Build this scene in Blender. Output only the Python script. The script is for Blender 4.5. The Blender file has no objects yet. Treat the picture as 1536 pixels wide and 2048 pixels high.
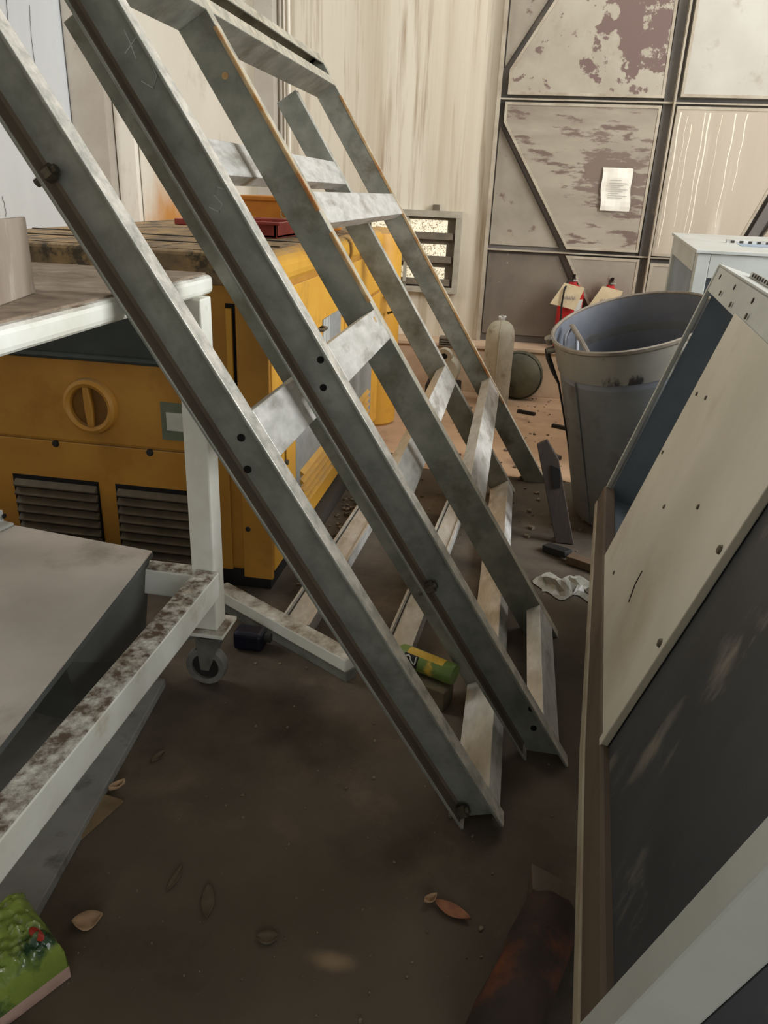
import bpy, bmesh, math, random
from mathutils import Vector, Matrix
random.seed(7)
scene = bpy.context.scene
C = scene.collection
V = Vector

# ------------------------------------------------------------------ camera
FPX, IMH = 1535.17, 2048.0
cd = bpy.data.cameras.new('camera'); cam = bpy.data.objects.new('camera', cd); C.objects.link(cam)
cd.sensor_fit = 'VERTICAL'; cd.sensor_height = 36.0; cd.lens = 36.0 * FPX / IMH
cd.clip_start = 0.02; cd.clip_end = 100
M3 = Matrix(((0.985063, -0.10068, 0.139697), (0.167575, 0.373775, -0.912256), (0.039631, 0.922039, 0.385063)))
cam.matrix_world = Matrix.Translation((0, 0, 1.4)) @ M3.to_4x4()
scene.camera = cam

# ------------------------------------------------------------------ world, lights, exposure
wd = bpy.data.worlds.new('World'); scene.world = wd; wd.use_nodes = True
wd.node_tree.nodes['Background'].inputs[0].default_value = (0.75, 0.86, 1.0, 1)
wd.node_tree.nodes['Background'].inputs[1].default_value = 0.35
def area(name, loc, target, sx, sy, power, col):
    l = bpy.data.lights.new(name, 'AREA'); l.shape = 'RECTANGLE'; l.size = sx; l.size_y = sy
    l.energy = power; l.color = col
    o = bpy.data.objects.new(name, l); C.objects.link(o); o.location = loc
    o.rotation_euler = (V(target) - V(loc)).to_track_quat('-Z', 'Z').to_euler()
    return o
area('daylight_right_doorway', (4.3, 2.5, 2.9), (0.0, 2.5, 0.6), 6.0, 2.2, 520, (0.97, 0.985, 1.0))
area('daylight_roof_light', (1.0, 4.7, 4.1), (0.7, 4.6, 0), 3.0, 1.6, 40, (1.0, 0.97, 0.93))
area('daylight_left_window', (-4.2, 2.8, 3.2), (-0.2, 3.2, 0.8), 2.4, 1.4, 60, (1.0, 0.97, 0.92))
area('daylight_rear_doorway', (1.6, -3.7, 2.0), (-0.3, 1.5, 0.6), 2.4, 2.4, 44, (1.0, 0.985, 0.96))
scene.view_settings.view_transform = 'Standard'; scene.view_settings.look = 'None'
scene.view_settings.exposure = 0.27; scene.view_settings.gamma = 1.0
scene.view_settings.use_curve_mapping = False
scene.cycles.use_denoising = True
scene.cycles.max_bounces = 6; scene.cycles.diffuse_bounces = 4

# ------------------------------------------------------------------ materials
def sr(r, g, b):
    f = lambda c: (c / 255 / 12.92) if c / 255 <= 0.04045 else ((c / 255 + 0.055) / 1.055) ** 2.4
    return (f(r), f(g), f(b), 1.0)
MATS = {}
def mat(name, c1, c2=None, scale=6.0, rough=0.6, metal=0.0, patch=None, patch2=None, dust=None, bump=0.15,
        bscale=40.0, stretch=(1, 1, 1), spec=0.4, detail=7.0, emit=0.0, lo=0.35, hi=0.65, spot=None):
    m = bpy.data.materials.new(name); m.use_nodes = True
    nt = m.node_tree; N = nt.nodes; L = nt.links
    bs = N['Principled BSDF']
    geo = N.new('ShaderNodeNewGeometry')
    tc = N.new('ShaderNodeMapping'); tc.inputs['Scale'].default_value = stretch
    L.new(geo.outputs['Position'], tc.inputs['Vector'])
    def noise(sc, det=detail, rg=0.6, off=0.0):
        n = N.new('ShaderNodeTexNoise'); n.inputs['Scale'].default_value = sc
        n.inputs['Detail'].default_value = det; n.inputs['Roughness'].default_value = rg
        if off:
            mp = N.new('ShaderNodeMapping'); mp.inputs['Location'].default_value = (off, off * 1.7, off * .6)
            L.new(tc.outputs[0], mp.inputs['Vector']); L.new(mp.outputs[0], n.inputs['Vector'])
        else:
            L.new(tc.outputs[0], n.inputs['Vector'])
        return n.outputs['Fac']
    def remap(s, a, b):
        r = N.new('ShaderNodeMapRange'); r.inputs['From Min'].default_value = a; r.inputs['From Max'].default_value = b
        L.new(s, r.inputs['Value']); return r.outputs[0]
    def mix(f, a, b):
        x = N.new('ShaderNodeMix'); x.data_type = 'RGBA'
        if hasattr(f, 'is_linked') or not isinstance(f, float): L.new(f, x.inputs[0])
        else: x.inputs[0].default_value = f
        for s, i in ((a, 6), (b, 7)):
            if isinstance(s, tuple): x.inputs[i].default_value = s
            else: L.new(s, x.inputs[i])
        return x.outputs[2]
    col = c1
    if c2 is not None: col = mix(remap(noise(scale), lo, hi), c1, c2)
    for k, p in enumerate((patch, patch2)):
        if p:                                       # (colour, scale, low, high)
            col = mix(remap(noise(p[1], 8, .62, 3.3 + 5 * k), p[2], p[3]), col, p[0])
    if spot:                                        # one local stain: (centre, radii, colour, strength)
        mp = N.new('ShaderNodeMapping'); mp.vector_type = 'TEXTURE'
        mp.inputs['Location'].default_value = spot[0]; mp.inputs['Scale'].default_value = spot[1]
        L.new(geo.outputs['Position'], mp.inputs['Vector'])
        ln = N.new('ShaderNodeVectorMath'); ln.operation = 'LENGTH'; L.new(mp.outputs[0], ln.inputs[0])
        ad = N.new('ShaderNodeMath'); ad.operation = 'MULTIPLY_ADD'; L.new(noise(spot[4] if len(spot) > 4 else 7.0, 8, .6, 2.2), ad.inputs[0]); ad.inputs[1].default_value = spot[5] if len(spot) > 5 else .9; L.new(ln.outputs['Value'], ad.inputs[2])
        rg = N.new('ShaderNodeMapRange'); rg.interpolation_type = 'SMOOTHSTEP'
        hw_ = spot[6] if len(spot) > 6 else .4; md_ = .5 + .5 * (spot[5] if len(spot) > 5 else .9)
        rg.inputs['From Min'].default_value = md_ + hw_; rg.inputs['From Max'].default_value = md_ - hw_; rg.inputs['To Max'].default_value = spot[3]
        L.new(ad.outputs[0], rg.inputs['Value']); col = mix(rg.outputs[0], col, spot[2])
    if dust:                                        # settled dust on upward faces, painted light for the stringers: (colour, strength)
        sep = N.new('ShaderNodeSeparateXYZ'); L.new(geo.outputs['Normal'], sep.inputs[0])
        up = remap(sep.outputs[2], dust[3] if len(dust) > 3 else .45, dust[4] if len(dust) > 4 else .95)
        nz = remap(noise(dust[2] if len(dust) > 2 else 9.0, 9, .7, 7.7), .30, .62)
        mu = N.new('ShaderNodeMath'); mu.operation = 'MULTIPLY'; L.new(up, mu.inputs[0]); L.new(nz, mu.inputs[1])
        m2 = N.new('ShaderNodeMath'); m2.operation = 'MULTIPLY'; L.new(mu.outputs[0], m2.inputs[0]); m2.inputs[1].default_value = dust[1]
        col = mix(m2.outputs[0], col, dust[0])
    if isinstance(col, tuple): bs.inputs['Base Color'].default_value = col
    else: L.new(col, bs.inputs['Base Color'])
    bs.inputs['Roughness'].default_value = rough; bs.inputs['Metallic'].default_value = metal
    bs.inputs['Specular IOR Level'].default_value = spec
    if bump:
        b = N.new('ShaderNodeBump'); b.inputs['Strength'].default_value = bump; b.inputs['Distance'].default_value = 0.004
        L.new(noise(bscale, 6, .65), b.inputs['Height']); L.new(b.outputs[0], bs.inputs['Normal'])
    if emit:
        L.new(col, bs.inputs['Emission Color']) if not isinstance(col, tuple) else None
        bs.inputs['Emission Strength'].default_value = emit
    MATS[name] = m
    return m
DUST = sr(128, 112, 92)
mat('galv', sr(122, 125, 116), sr(148, 150, 141), 14, .46, .3, patch=(sr(100, 99, 86), 5, .56, .75), dust=(sr(216, 210, 197), .95, 22, .30, .55), bump=.08, bscale=90)  # pale upward tone paints in the light on the flange tops
mat('galv_rung', sr(184, 184, 178), sr(214, 213, 208), 30, .45, .25, patch=(sr(140, 136, 126), 16, .5, .7), dust=(sr(186, 170, 140), .6), bump=.08, stretch=(1, .35, 1))
mat('galv_old', sr(120, 122, 112), sr(150, 150, 138), 10, .55, .25, patch=(sr(98, 92, 74), 7, .5, .72), patch2=(sr(150, 92, 40), 13, .70, .78), dust=(sr(206, 196, 174), .85, 22, .30, .55), bump=.1)  # upward tone here too is light painted on the flanges
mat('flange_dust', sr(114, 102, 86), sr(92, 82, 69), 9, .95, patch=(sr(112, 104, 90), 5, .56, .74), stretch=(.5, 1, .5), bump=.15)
mat('rust', sr(168, 122, 66), sr(190, 168, 128), 14, .8, patch=(sr(160, 92, 36), 7, .52, .66), bump=.2)
mat('hole', sr(14, 13, 12), rough=.9, bump=0)
mat('bolt', sr(74, 70, 60), sr(110, 104, 88), 30, .5, .5, bump=.1)
mat('chalk', sr(190, 194, 188), rough=.95, bump=0)
mat('white_paint', sr(236, 237, 228), sr(216, 215, 200), 5, .42, patch=(sr(176, 160, 120), 7, .62, .8), dust=(sr(104, 84, 66), 1.0), bump=.06)
mat('white_rail', sr(236, 238, 230), sr(216, 216, 202), 5, .42, patch=(sr(178, 160, 122), 6, .6, .8), dust=(sr(86, 70, 56), 1.1, 26), bump=.1)
mat('dusty_box', sr(158, 144, 128), sr(136, 122, 106), 9, .9, patch=(sr(186, 178, 164), 12, .56, .72), stretch=(1, 1, .3), bump=.2)
mat('table_dust', sr(112, 96, 80), sr(148, 132, 112), 16, .9, patch=(sr(200, 196, 180), 11, .62, .74), bump=.3)
mat('caster_grey', sr(120, 118, 110), sr(90, 88, 82), 14, .6, .2)
mat('rubber', sr(128, 126, 120), sr(96, 93, 88), 12, .8)
mat('yellow', sr(188, 136, 54), sr(170, 120, 46), 4, .45, patch=(sr(150, 104, 40), 3.5, .56, .75), patch2=(sr(92, 62, 34), 24, .70, .76), dust=(sr(150, 128, 92), 1.0), bump=.05)
mat('yellow_pale', sr(216, 164, 62), sr(206, 150, 50), 4, .5, patch=(sr(176, 128, 56), 5, .58, .75), dust=(sr(160, 136, 100), .9), bump=.05)
mat('yellow_dark', sr(122, 82, 26), sr(100, 66, 24), 8, .6, bump=.06)
mat('gen_top', sr(178, 148, 104), sr(120, 104, 84), 9, .9, patch=(sr(84, 76, 64), 14, .52, .62), stretch=(1, .5, 1), bump=.25)
mat('louver', sr(96, 84, 66), sr(74, 64, 50), 12, .6, bump=.1)
mat('black', sr(26, 26, 25), sr(38, 36, 34), 10, .7)
mat('dark_green', sr(62, 70, 66), sr(50, 56, 54), 6, .5)
mat('label_green', sr(110, 116, 96), sr(92, 98, 82), 10, .5, bump=0)
mat('label_white', sr(205, 205, 196), sr(186, 186, 176), 10, .5, bump=0)
mat('label_grey', sr(150, 152, 148), sr(134, 136, 132), 20, .5, bump=0)
mat('red_paint', sr(150, 60, 50), sr(120, 46, 40), 8, .5, dust=(sr(196, 140, 120), .8))
mat('orange_paint', sr(206, 132, 40), sr(190, 116, 34), 8, .5)
mat('grey_cabinet', sr(184, 176, 165), sr(166, 158, 148), 3, .55, patch=(sr(120, 110, 98), 2.2, .58, .75), bump=.05)  # lid colour lightened to stand in for light falling on it
mat('grey_cabinet_side', sr(88, 90, 88), sr(78, 80, 78), 5, .6, bump=.05)  # sides darkened to paint in the shade beneath the lid
mat('floor_sheet', sr(150, 150, 144), sr(130, 128, 122), 5, .8, patch=(sr(80, 74, 66), 8, .55, .7), bump=.1)
mat('cardboard', sr(138, 118, 88), sr(116, 98, 72), 12, .9)
mat('wall_cream', sr(226, 218, 200), sr(214, 204, 184), 2.2, .85, patch=(sr(160, 138, 110), 11, .52, .70), patch2=(sr(196, 184, 160), 3, .5, .7), stretch=(1.3, 1, .06), bump=.05)
mat('wall_clean', sr(242, 238, 226), sr(232, 226, 212), 1.6, .85, patch=(sr(190, 176, 150), 4, .62, .8), stretch=(1, 1, .3), bump=.05)
mat('wall_rusty', sr(244, 240, 226), sr(234, 228, 212), 1.6, .85, patch=(sr(190, 176, 150), 4, .62, .8), stretch=(1, 1, .3), bump=.05, spot=((-2.68, 6.03, 1.02), (.36, 1, .62), sr(214, 146, 58), .95))
mat('wall_white', sr(234, 239, 242), sr(222, 227, 230), 1.5, .8, patch=(sr(170, 168, 160), 6, .64, .76), stretch=(1, 1, .15), bump=.05)
mat('pilaster', sr(196, 190, 178), sr(180, 172, 160), 3, .85, patch=(sr(140, 128, 108), 18, .66, .74), bump=.08)
mat('steel_wall', sr(164, 155, 138), sr(142, 132, 117), 2.5, .6, .1, patch=(sr(118, 100, 88), 8, .60, .66), bump=.06)
mat('steel_flaking', sr(178, 170, 152), sr(164, 154, 136), 3, .6, .05, patch=(sr(134, 122, 108), 1.6, .52, .75), patch2=(sr(118, 98, 90), 9, .58, .61), spot=((.62, 6.04, 2.46), (.46, 1, .48), sr(116, 95, 88), 1.0, 8.0, 2.8, .05), bump=.06)
mat('steel_worn', sr(170, 161, 143), sr(152, 142, 125), 3, .6, .05, patch=(sr(134, 122, 106), 1.8, .5, .72), patch2=(sr(116, 98, 88), 9, .56, .62), stretch=(.45, 1, 1.7), bump=.06, spot=((.62, 6.04, 1.55), (.45, 1, .42), sr(118, 100, 90), .9, 9.0, 2.8, .10))
mat('steel_streaked', sr(188, 175, 156), sr(174, 159, 140), 2, .6, .05, patch=(sr(206, 196, 178), 6, .56, .70), stretch=(1.6, 1, .12), bump=.05)
mat('paint_run', sr(236, 228, 208), rough=.6, bump=0)
mat('steel_pale', sr(196, 192, 180), sr(182, 176, 162), 2, .6, .05, patch=(sr(160, 146, 128), 5, .6, .75), bump=.05)
mat('steel_dark', sr(128, 118, 104), sr(112, 102, 92), 3, .6, .1, patch=(sr(186, 178, 160), 16, .68, .72), bump=.06)
mat('steel_shaded', sr(112, 105, 97), sr(94, 90, 86), 3, .6, .1, patch=(sr(130, 120, 106), 6, .58, .72), bump=.06)  # base sheet and post darkened to stand in for shade between panels
mat('steel_edge', sr(186, 176, 156), sr(160, 147, 128), 8, .55, .1, bump=.05)
mat('paper', sr(240, 236, 222), sr(230, 224, 208), 8, .7, bump=.02)
mat('ink', sr(170, 166, 160), rough=.8, bump=0)
mat('ink_blue', sr(96, 92, 140), rough=.8, bump=0)
mat('kerb', sr(206, 178, 148), sr(186, 158, 130), 6, .9, patch=(sr(140, 116, 96), 9, .6, .75), bump=.1)
mat('vent_frame', sr(178, 172, 154), sr(158, 152, 134), 10, .7)
mat('vent_dark', sr(112, 100, 84), sr(92, 84, 70), 12, .8)
mat('vent_pane', sr(248, 240, 214), sr(150, 136, 104), 90, .5, emit=.35, lo=.5, hi=.6, bump=0)
mat('tank_green', sr(182, 175, 156), sr(164, 157, 136), 9, .55, patch=(sr(122, 112, 86), 11, .56, .72), bump=.08)
mat('tank_dark', sr(104, 102, 80), sr(78, 76, 62), 6, .6, patch=(sr(56, 54, 46), 5, .5, .7))
mat('ext_red', sr(196, 40, 40), sr(178, 34, 36), 8, .35, bump=0)
mat('tag_paper', sr(214, 196, 160), sr(198, 178, 142), 9, .6, bump=.02)
mat('yellow_label', sr(240, 214, 96), sr(226, 196, 80), 20, .5, bump=0)
mat('bucket', sr(128, 130, 128), sr(114, 116, 116), 5, .5, .3, patch=(sr(90, 80, 74), 4, .56, .72), bump=.06)
mat('bucket_band', sr(150, 146, 134), sr(134, 132, 124), 6, .5, .25, patch=(sr(60, 56, 54), 6, .56, .62), bump=.06, stretch=(1, 1, .5))
mat('bucket_in', sr(140, 142, 148), sr(120, 124, 132), 5, .45, .3, bump=.05)  # blue-grey cast stands in for haze inside the bucket
mat('bucket_rim', sr(150, 140, 124), sr(120, 112, 102), 14, .4, .4)
mat('machine_paint', sr(196, 200, 196), sr(182, 186, 180), 4, .5, patch=(sr(160, 150, 130), 6, .64, .8), dust=(sr(176, 166, 148), .5), bump=.04)
mat('machine_cream', sr(212, 207, 192), sr(200, 195, 178), 3, .6, patch=(sr(184, 174, 152), 2.2, .56, .76), bump=.04)
mat('machine_dark', sr(70, 74, 78), sr(54, 57, 60), 4, .5, patch=(sr(128, 122, 112), 9, .57, .72), stretch=(1, 1, .35), bump=.12, bscale=160)  # black lightened and blued to paint in glare; patches are scuffs
mat('machine_inside', sr(146, 158, 170), sr(130, 142, 154), 4, .7)  # lighter blue-grey paints in the glare haze over the opening
mat('rail_brown', sr(88, 75, 62), sr(108, 94, 78), 4, .7, patch=(sr(70, 52, 42), 6, .55, .7), stretch=(2, .3, 2), bump=.1)
mat('rail_edge', sr(176, 168, 148), sr(146, 132, 112), 10, .7, stretch=(2, .4, 2))
mat('gap', sr(62, 56, 48), rough=.9, bump=0)
mat('char_wood', sr(40, 34, 31), sr(62, 48, 40), 9, .8, patch=(sr(120, 66, 38), 6, .54, .74), bump=.5, bscale=26)
mat('wood', sr(104, 84, 64), sr(84, 68, 52), 7, .85, stretch=(3, 3, .4), bump=.25)
mat('wood_grey', sr(110, 100, 78), sr(86, 78, 62), 7, .9, stretch=(1, 3, 3), bump=.25)
mat('wood_dark', sr(84, 74, 66), sr(66, 60, 56), 8, .8, stretch=(3, 3, .5), bump=.2)
mat('can_green', sr(110, 132, 66), sr(90, 112, 56), 16, .4, patch=(sr(206, 170, 70), 8, .55, .62), bump=0)
mat('can_yellow', sr(206, 168, 62), sr(184, 150, 60), 20, .4, bump=0)
mat('navy', sr(9, 11, 34), sr(7, 8, 22), 6, .5)
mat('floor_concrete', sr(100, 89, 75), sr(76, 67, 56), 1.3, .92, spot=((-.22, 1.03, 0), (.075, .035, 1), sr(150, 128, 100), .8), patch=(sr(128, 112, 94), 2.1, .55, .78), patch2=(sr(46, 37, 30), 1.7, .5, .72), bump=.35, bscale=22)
mat('floor_far', sr(196, 164, 132), sr(172, 140, 110), 2.2, .92, patch=(sr(120, 98, 80), 3, .56, .75), bump=.25, bscale=22)  # paler than the near floor to paint in the light there
mat('leaf_dry', sr(158, 104, 72), sr(120, 78, 54), 30, .7, bump=.1)
mat('leaf_pale', sr(186, 156, 124), sr(160, 130, 100), 20, .7, bump=.1)
mat('leaf_grey', sr(104, 92, 74), sr(86, 75, 60), 20, .8, bump=.1)
mat('chip', sr(140, 126, 106), sr(96, 84, 70), 14, .9)
mat('packet_green', sr(142, 160, 74), sr(112, 134, 60), 9, .16, patch=(sr(44, 74, 50), 9, .54, .64), spec=.7, bump=.1)
mat('packet_pink', sr(206, 176, 164), sr(176, 148, 136), 12, .3, bump=.05)
mat('packet_red', sr(176, 62, 48), rough=.25, bump=0)
mat('plastic_bag', sr(176, 172, 160), sr(130, 128, 118), 9, .3, bump=.1)
mat('pale_plastic', sr(186, 196, 188), sr(160, 168, 160), 7, .4)
mat('ceiling', sr(170, 166, 158), sr(150, 146, 138), 2, .9)

# ------------------------------------------------------------------ mesh helpers
ORG = {}
class MB:
    def __init__(self): self.v = []; self.f = []; self.smooth = False
    def poly(self, pts): 
        i = len(self.v); self.v += [V(p) for p in pts]; self.f.append(tuple(range(i, i + len(pts)))); return self
    def prism(self, a, b):
        n = len(a); i = len(self.v); self.v += [V(p) for p in a] + [V(p) for p in b]
        self.f.append(tuple(range(i + n - 1, i - 1, -1))); self.f.append(tuple(range(i + n, i + 2 * n)))
        for k in range(n):
            j = (k + 1) % n; self.f.append((i + k, i + j, i + n + j, i + n + k))
        return self
    def box(self, x0, x1, y0, y1, z0, z1):
        return self.prism([(x0, y0, z0), (x1, y0, z0), (x1, y1, z0), (x0, y1, z0)],
                          [(x0, y0, z1), (x1, y0, z1), (x1, y1, z1), (x0, y1, z1)])
    def hexa(self, fn, a0, a1, b0, b1, c0, c1):
        return self.prism([fn(a0, b0, c0), fn(a1, b0, c0), fn(a1, b1, c0), fn(a0, b1, c0)],
                          [fn(a0, b0, c1), fn(a1, b0, c1), fn(a1, b1, c1), fn(a0, b1, c1)])
    def bar(self, p, q, w, h, up=(0, 0, 1)):
        p, q = V(p), V(q); d = (q - p).normalized(); s = d.cross(V(up)).normalized(); u = s.cross(d)
        c = [s * (w / 2) * a + u * (h / 2) * b for a, b in ((-1, -1), (1, -1), (1, 1), (-1, 1))]
        return self.prism([p + k for k in c], [q + k for k in c])
    def tube(self, pts, r, n=10, cap=True):
        pts = [V(p) for p in pts]; rings = []; up = V((0, 0, 1))
        for i, p in enumerate(pts):
            d = ((pts[min(i + 1, len(pts) - 1)] - pts[max(i - 1, 0)])).normalized()
            s = d.cross(up)
            if s.length < .05: s = d.cross(V((1, 0, 0)))
            s.normalize(); u = s.cross(d); rr = r[i] if isinstance(r, (list, tuple)) else r
            i0 = len(self.v)
            self.v += [p + (s * math.cos(t) + u * math.sin(t)) * rr for t in [2 * math.pi * k / n for k in range(n)]]
            rings.append(i0)
        for a, b in zip(rings, rings[1:]):
            for k in range(n): j = (k + 1) % n; self.f.append((a + k, a + j, b + j, b + k))
        if cap:
            self.f.append(tuple(range(rings[0] + n - 1, rings[0] - 1, -1))); self.f.append(tuple(range(rings[-1], rings[-1] + n)))
        self.smooth = True
        return self
    def lathe(self, prof, base, axis=(0, 0, 1), n=48, a0=0, a1=2 * math.pi):
        ax = V(axis).normalized(); s = ax.cross(V((0, 1, 0)))
        if s.length < .05: s = ax.cross(V((1, 0, 0)))
        s.normalize(); u = ax.cross(s); base = V(base); rings = []
        full = abs(a1 - a0 - 2 * math.pi) < 1e-6; m = n if full else n + 1
        for r, h in prof:
            rings.append(len(self.v))
            self.v += [base + ax * h + (s * math.cos(a0 + (a1 - a0) * k / n) + u * math.sin(a0 + (a1 - a0) * k / n)) * r for k in range(m)]
        for a, b in zip(rings, rings[1:]):
            for k in range(n): j = (k + 1) % m; self.f.append((a + k, a + j, b + j, b + k))
        self.smooth = True
        return self
    def build(self, name, m, parent=None, bevel=0, org=None, seg=2):
        o3 = V(org) if org is not None else (ORG.get(parent.name, V((0, 0, 0))) if parent else V((0, 0, 0)))
        me = bpy.data.meshes.new(name); me.from_pydata([tuple(p - o3) for p in self.v], [], self.f)
        bm = bmesh.new(); bm.from_mesh(me)
        if self.smooth: bmesh.ops.remove_doubles(bm, verts=bm.verts, dist=1e-5)
        bmesh.ops.recalc_face_normals(bm, faces=bm.faces); bm.to_mesh(me); bm.free()
        me.materials.append(MATS[m])
        if self.smooth:
            for p in me.polygons: p.use_smooth = True
            try: me.set_sharp_from_angle(angle=math.radians(35))
            except Exception: pass
        o = bpy.data.objects.new(name, me); C.objects.link(o); ORG[o.name] = o3
        if parent: o.parent = parent
        else: o.location = o3
        if bevel:
            b = o.modifiers.new('bevel', 'BEVEL'); b.width = bevel; b.segments = seg; b.limit_method = 'ANGLE'; b.angle_limit = math.radians(40)
        return o
def thing(name, loc, label, cat, group=None):
    o = bpy.data.objects.new(name, None); C.objects.link(o); o.location = loc; o.empty_display_size = .1
    ORG[o.name] = V(loc); o['label'] = label; o['category'] = cat
    if group: o['group'] = group
    return o
def tag(o, label, cat, group=None):
    o['label'] = label; o['category'] = cat
    if group: o['group'] = group
    return o
def struct(o, label=None):
    o['kind'] = 'structure'
    if label: o['label'] = label
    return o

# ------------------------------------------------------------------ room shell
WY = 6.1                                             # back wall plane
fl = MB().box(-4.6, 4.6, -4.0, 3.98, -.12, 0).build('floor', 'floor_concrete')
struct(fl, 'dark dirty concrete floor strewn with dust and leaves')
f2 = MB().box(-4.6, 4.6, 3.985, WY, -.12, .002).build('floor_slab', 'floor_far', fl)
wb = MB().box(-4.6, -.25, WY, WY + .2, 0, 4.3).build('wall_back', 'wall_cream')
struct(wb, 'cream back wall stained with brown vertical drips')
struct(MB().box(-4.8, -4.6, -4, 6.3, 0, 4.3).build('wall_left', 'wall_clean'), 'pale left wall')
struct(MB().box(-4.8, 4.8, -4, 6.3, 4.3, 4.45).build('ceiling', 'ceiling'), 'grey roof')
wr = MB().box(4.6, 4.8, -4, -.7, 0, 4.3).box(4.6, 4.8, 5.8, 6.3, 0, 4.3).box(4.6, 4.8, -.7, 5.8, 0, 1.6).build('wall_right', 'wall_clean')
struct(wr, 'right wall with a daylight opening')
struct(MB().box(-4.8, -.2, -4.2, -4, 0, 4.3).box(2.6, 4.8, -4.2, -4, 0, 4.3).box(-.2, 2.6, -4.2, -4, 3.2, 4.3).build('wall_front', 'wall_clean'), 'wall behind the viewer with an open doorway')
# kerb along the foot of the back wall
struct(MB().box(-4.6, 1.9, 5.86, WY, 0, .335).box(-4.6, 1.9, 5.84, WY, .335, .365).build('baseboard_back', 'kerb', bevel=.006), 'pinkish concrete kerb at the foot of the back wall')
# pilasters, conduits and the pale boards at the left of the back wall
struct(MB().box(-1.98, -1.84, 5.98, WY, .36, 4.3).build('trim_1', 'pilaster', bevel=.004), 'pale pilaster with conduits beside the stained cream wall')
t1 = bpy.data.objects['trim_1']
for k, x in enumerate((-1.82, -1.79, -1.755)):
    MB().tube([(x, 6.07, .37), (x + .004, 6.07, 2), (x, 6.07, 4.28)], .010 if k != 1 else .006, 8).build('conduit', 'wall_clean' if k else 'pilaster', t1)
w3 = MB().box(-2.92, -1.99, 6.03, WY, .36, 4.3).build('wall_panel', 'wall_rusty', wb)
struct(MB().box(-3.36, -3.09, 5.88, WY, .36, 4.3).build('trim_2', 'pilaster', bevel=.004), 'dusty grey pilaster between the white board and the cream wall')
struct(MB().box(-3.08, -2.93, 5.98, WY, .36, 4.3).build('trim_3', 'wall_clean', bevel=.004), 'narrow pale strip of wall beside the rust stain')
wl = MB().box(-4.6, -3.37, 5.80, WY, .36, 4.3).build('wall_board', 'wall_white')
struct(wl, 'bluish white board at the left with fine dark cracks')
for x, z0, z1, w in ((-4.02, 1.55, 2.5, .010), (-3.72, 1.75, 2.6, .006), (-4.18, 1.0, 1.35, .006), (-3.55, 1.9, 2.5, .004), (-3.95, 1.1, 1.25, .005)):
    pts = [(x + random.uniform(-.012, .012), 5.798, z0 + (z1 - z0) * i / 6) for i in range(7)]
    MB().tube(pts, [.001] + [w * .35] * 5 + [.001], 5).build('crack', 'gap', wl)

# steel wall: base sheet, raised panels with folded rims, rails and posts
dw = MB().box(-.25, 4.6, WY, WY + .2, 0, 4.3).build('door_1', 'steel_shaded'); struct(dw, 'large sheet-steel door wall with flaking brown panels')
def raised(pts, m, d=.06, rim=.018, rimmat='steel_edge'):
    a = [(x, WY - d, z) for x, z in pts]; b = [(x, WY + .002, z) for x, z in pts]
    o = MB().prism(a, b).build('panel', m, dw)
    if rim <= 0: return o
    cx = sum(p[0] for p in pts) / len(pts); cz = sum(p[1] for p in pts) / len(pts)
    inn = []
    n = len(pts)
    for i in range(n):
        p0, p1, p2 = V(pts[i - 1]), V(pts[i]), V(pts[(i + 1) % n])
        e1 = (p1 - p0).normalized(); e2 = (p2 - p1).normalized()
        n1 = V((-e1.y, e1.x)); n2 = V((-e2.y, e2.x))
        if n1.dot(V((cx, cz)) - p1) < 0: n1 = -n1
        if n2.dot(V((cx, cz)) - p1) < 0: n2 = -n2
        bis = (n1 + n2); bis = bis / max(.3, bis.length_squared) * 2
        inn.append(p1 + bis * rim)
    mb = MB()
    for i in range(n):
        j = (i + 1) % n; P, Q, q, p = pts[i], pts[j], inn[j], inn[i]
        y0, y1 = WY - d - .004, WY - d + .001
        mb.prism([(P[0], y0, P[1]), (Q[0], y0, Q[1]), (q[0], y0, q[1]), (p[0], y0, p[1])],
                 [(P[0], y1, P[1]), (Q[0], y1, Q[1]), (q[0], y1, q[1]), (p[0], y1, p[1])])
    mb.build('panel_rim', rimmat, o)
    return o
raised([(.097, 2.66), (-.19, 2.20), (-.19, 2.05), (.85, 2.05), (.84, 2.66)], 'steel_flaking')
raised([(-.20, 2.005), (-.20, 1.88), (.335, 1.065), (.84, 1.065), (.845, 2.005)], 'steel_worn')
raised([(.335, 1.02), (.70, .42), (.86, .42), (.86, 1.02)], 'steel_wall')
raised([(.955, 2.06), (2.0, 2.06), (2.0, 2.9), (.955, 2.9)], 'steel_pale')
raised([(.945, 2.005), (1.75, 2.005), (1.75, 1.80), (1.47, 1.05), (.935, 1.05)], 'steel_streaked')
raised([(.94, 1.0), (1.5, 1.0), (1.5, .42), (.93, .42)], 'steel_wall', rim=.02)
pst = bpy.data.objects['panel.004']
for x, z0, z1, w in ((.975, 1.10, 1.97, .009), (1.055, 1.25, 1.90, .005), (1.135, 1.12, 1.97, .006), (1.165, 1.08, 1.97, .010), (1.33, 1.26, 1.97, .008), (1.40, 1.5, 1.97, .007), (1.02, 1.5, 1.95, .003), (1.24, 1.4, 1.96, .003)):
    yy = WY - .0605; g = MB(); n = 8
    for i in range(n):
        za, zc = z0 + (z1 - z0) * i / n, z0 + (z1 - z0) * (i + 1) / n
        wa, wc = w * (.45 + .55 * i / n), w * (.45 + .55 * (i + 1) / n)
        xa_, xc_ = x + .004 * math.sin(i * 1.9 + x * 30), x + .004 * math.sin((i + 1) * 1.9 + x * 30)
        g.poly([(xa_ - wa / 2, yy, za), (xa_ + wa / 2, yy, za), (xc_ + wc / 2, yy, zc), (xc_ - wc / 2, yy, zc)])
    g.build('paint_run', 'paint_run', pst)
raised([(1.60, 1.10), (2.1, 2.0), (2.1, 1.10)], 'steel_streaked')
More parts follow.
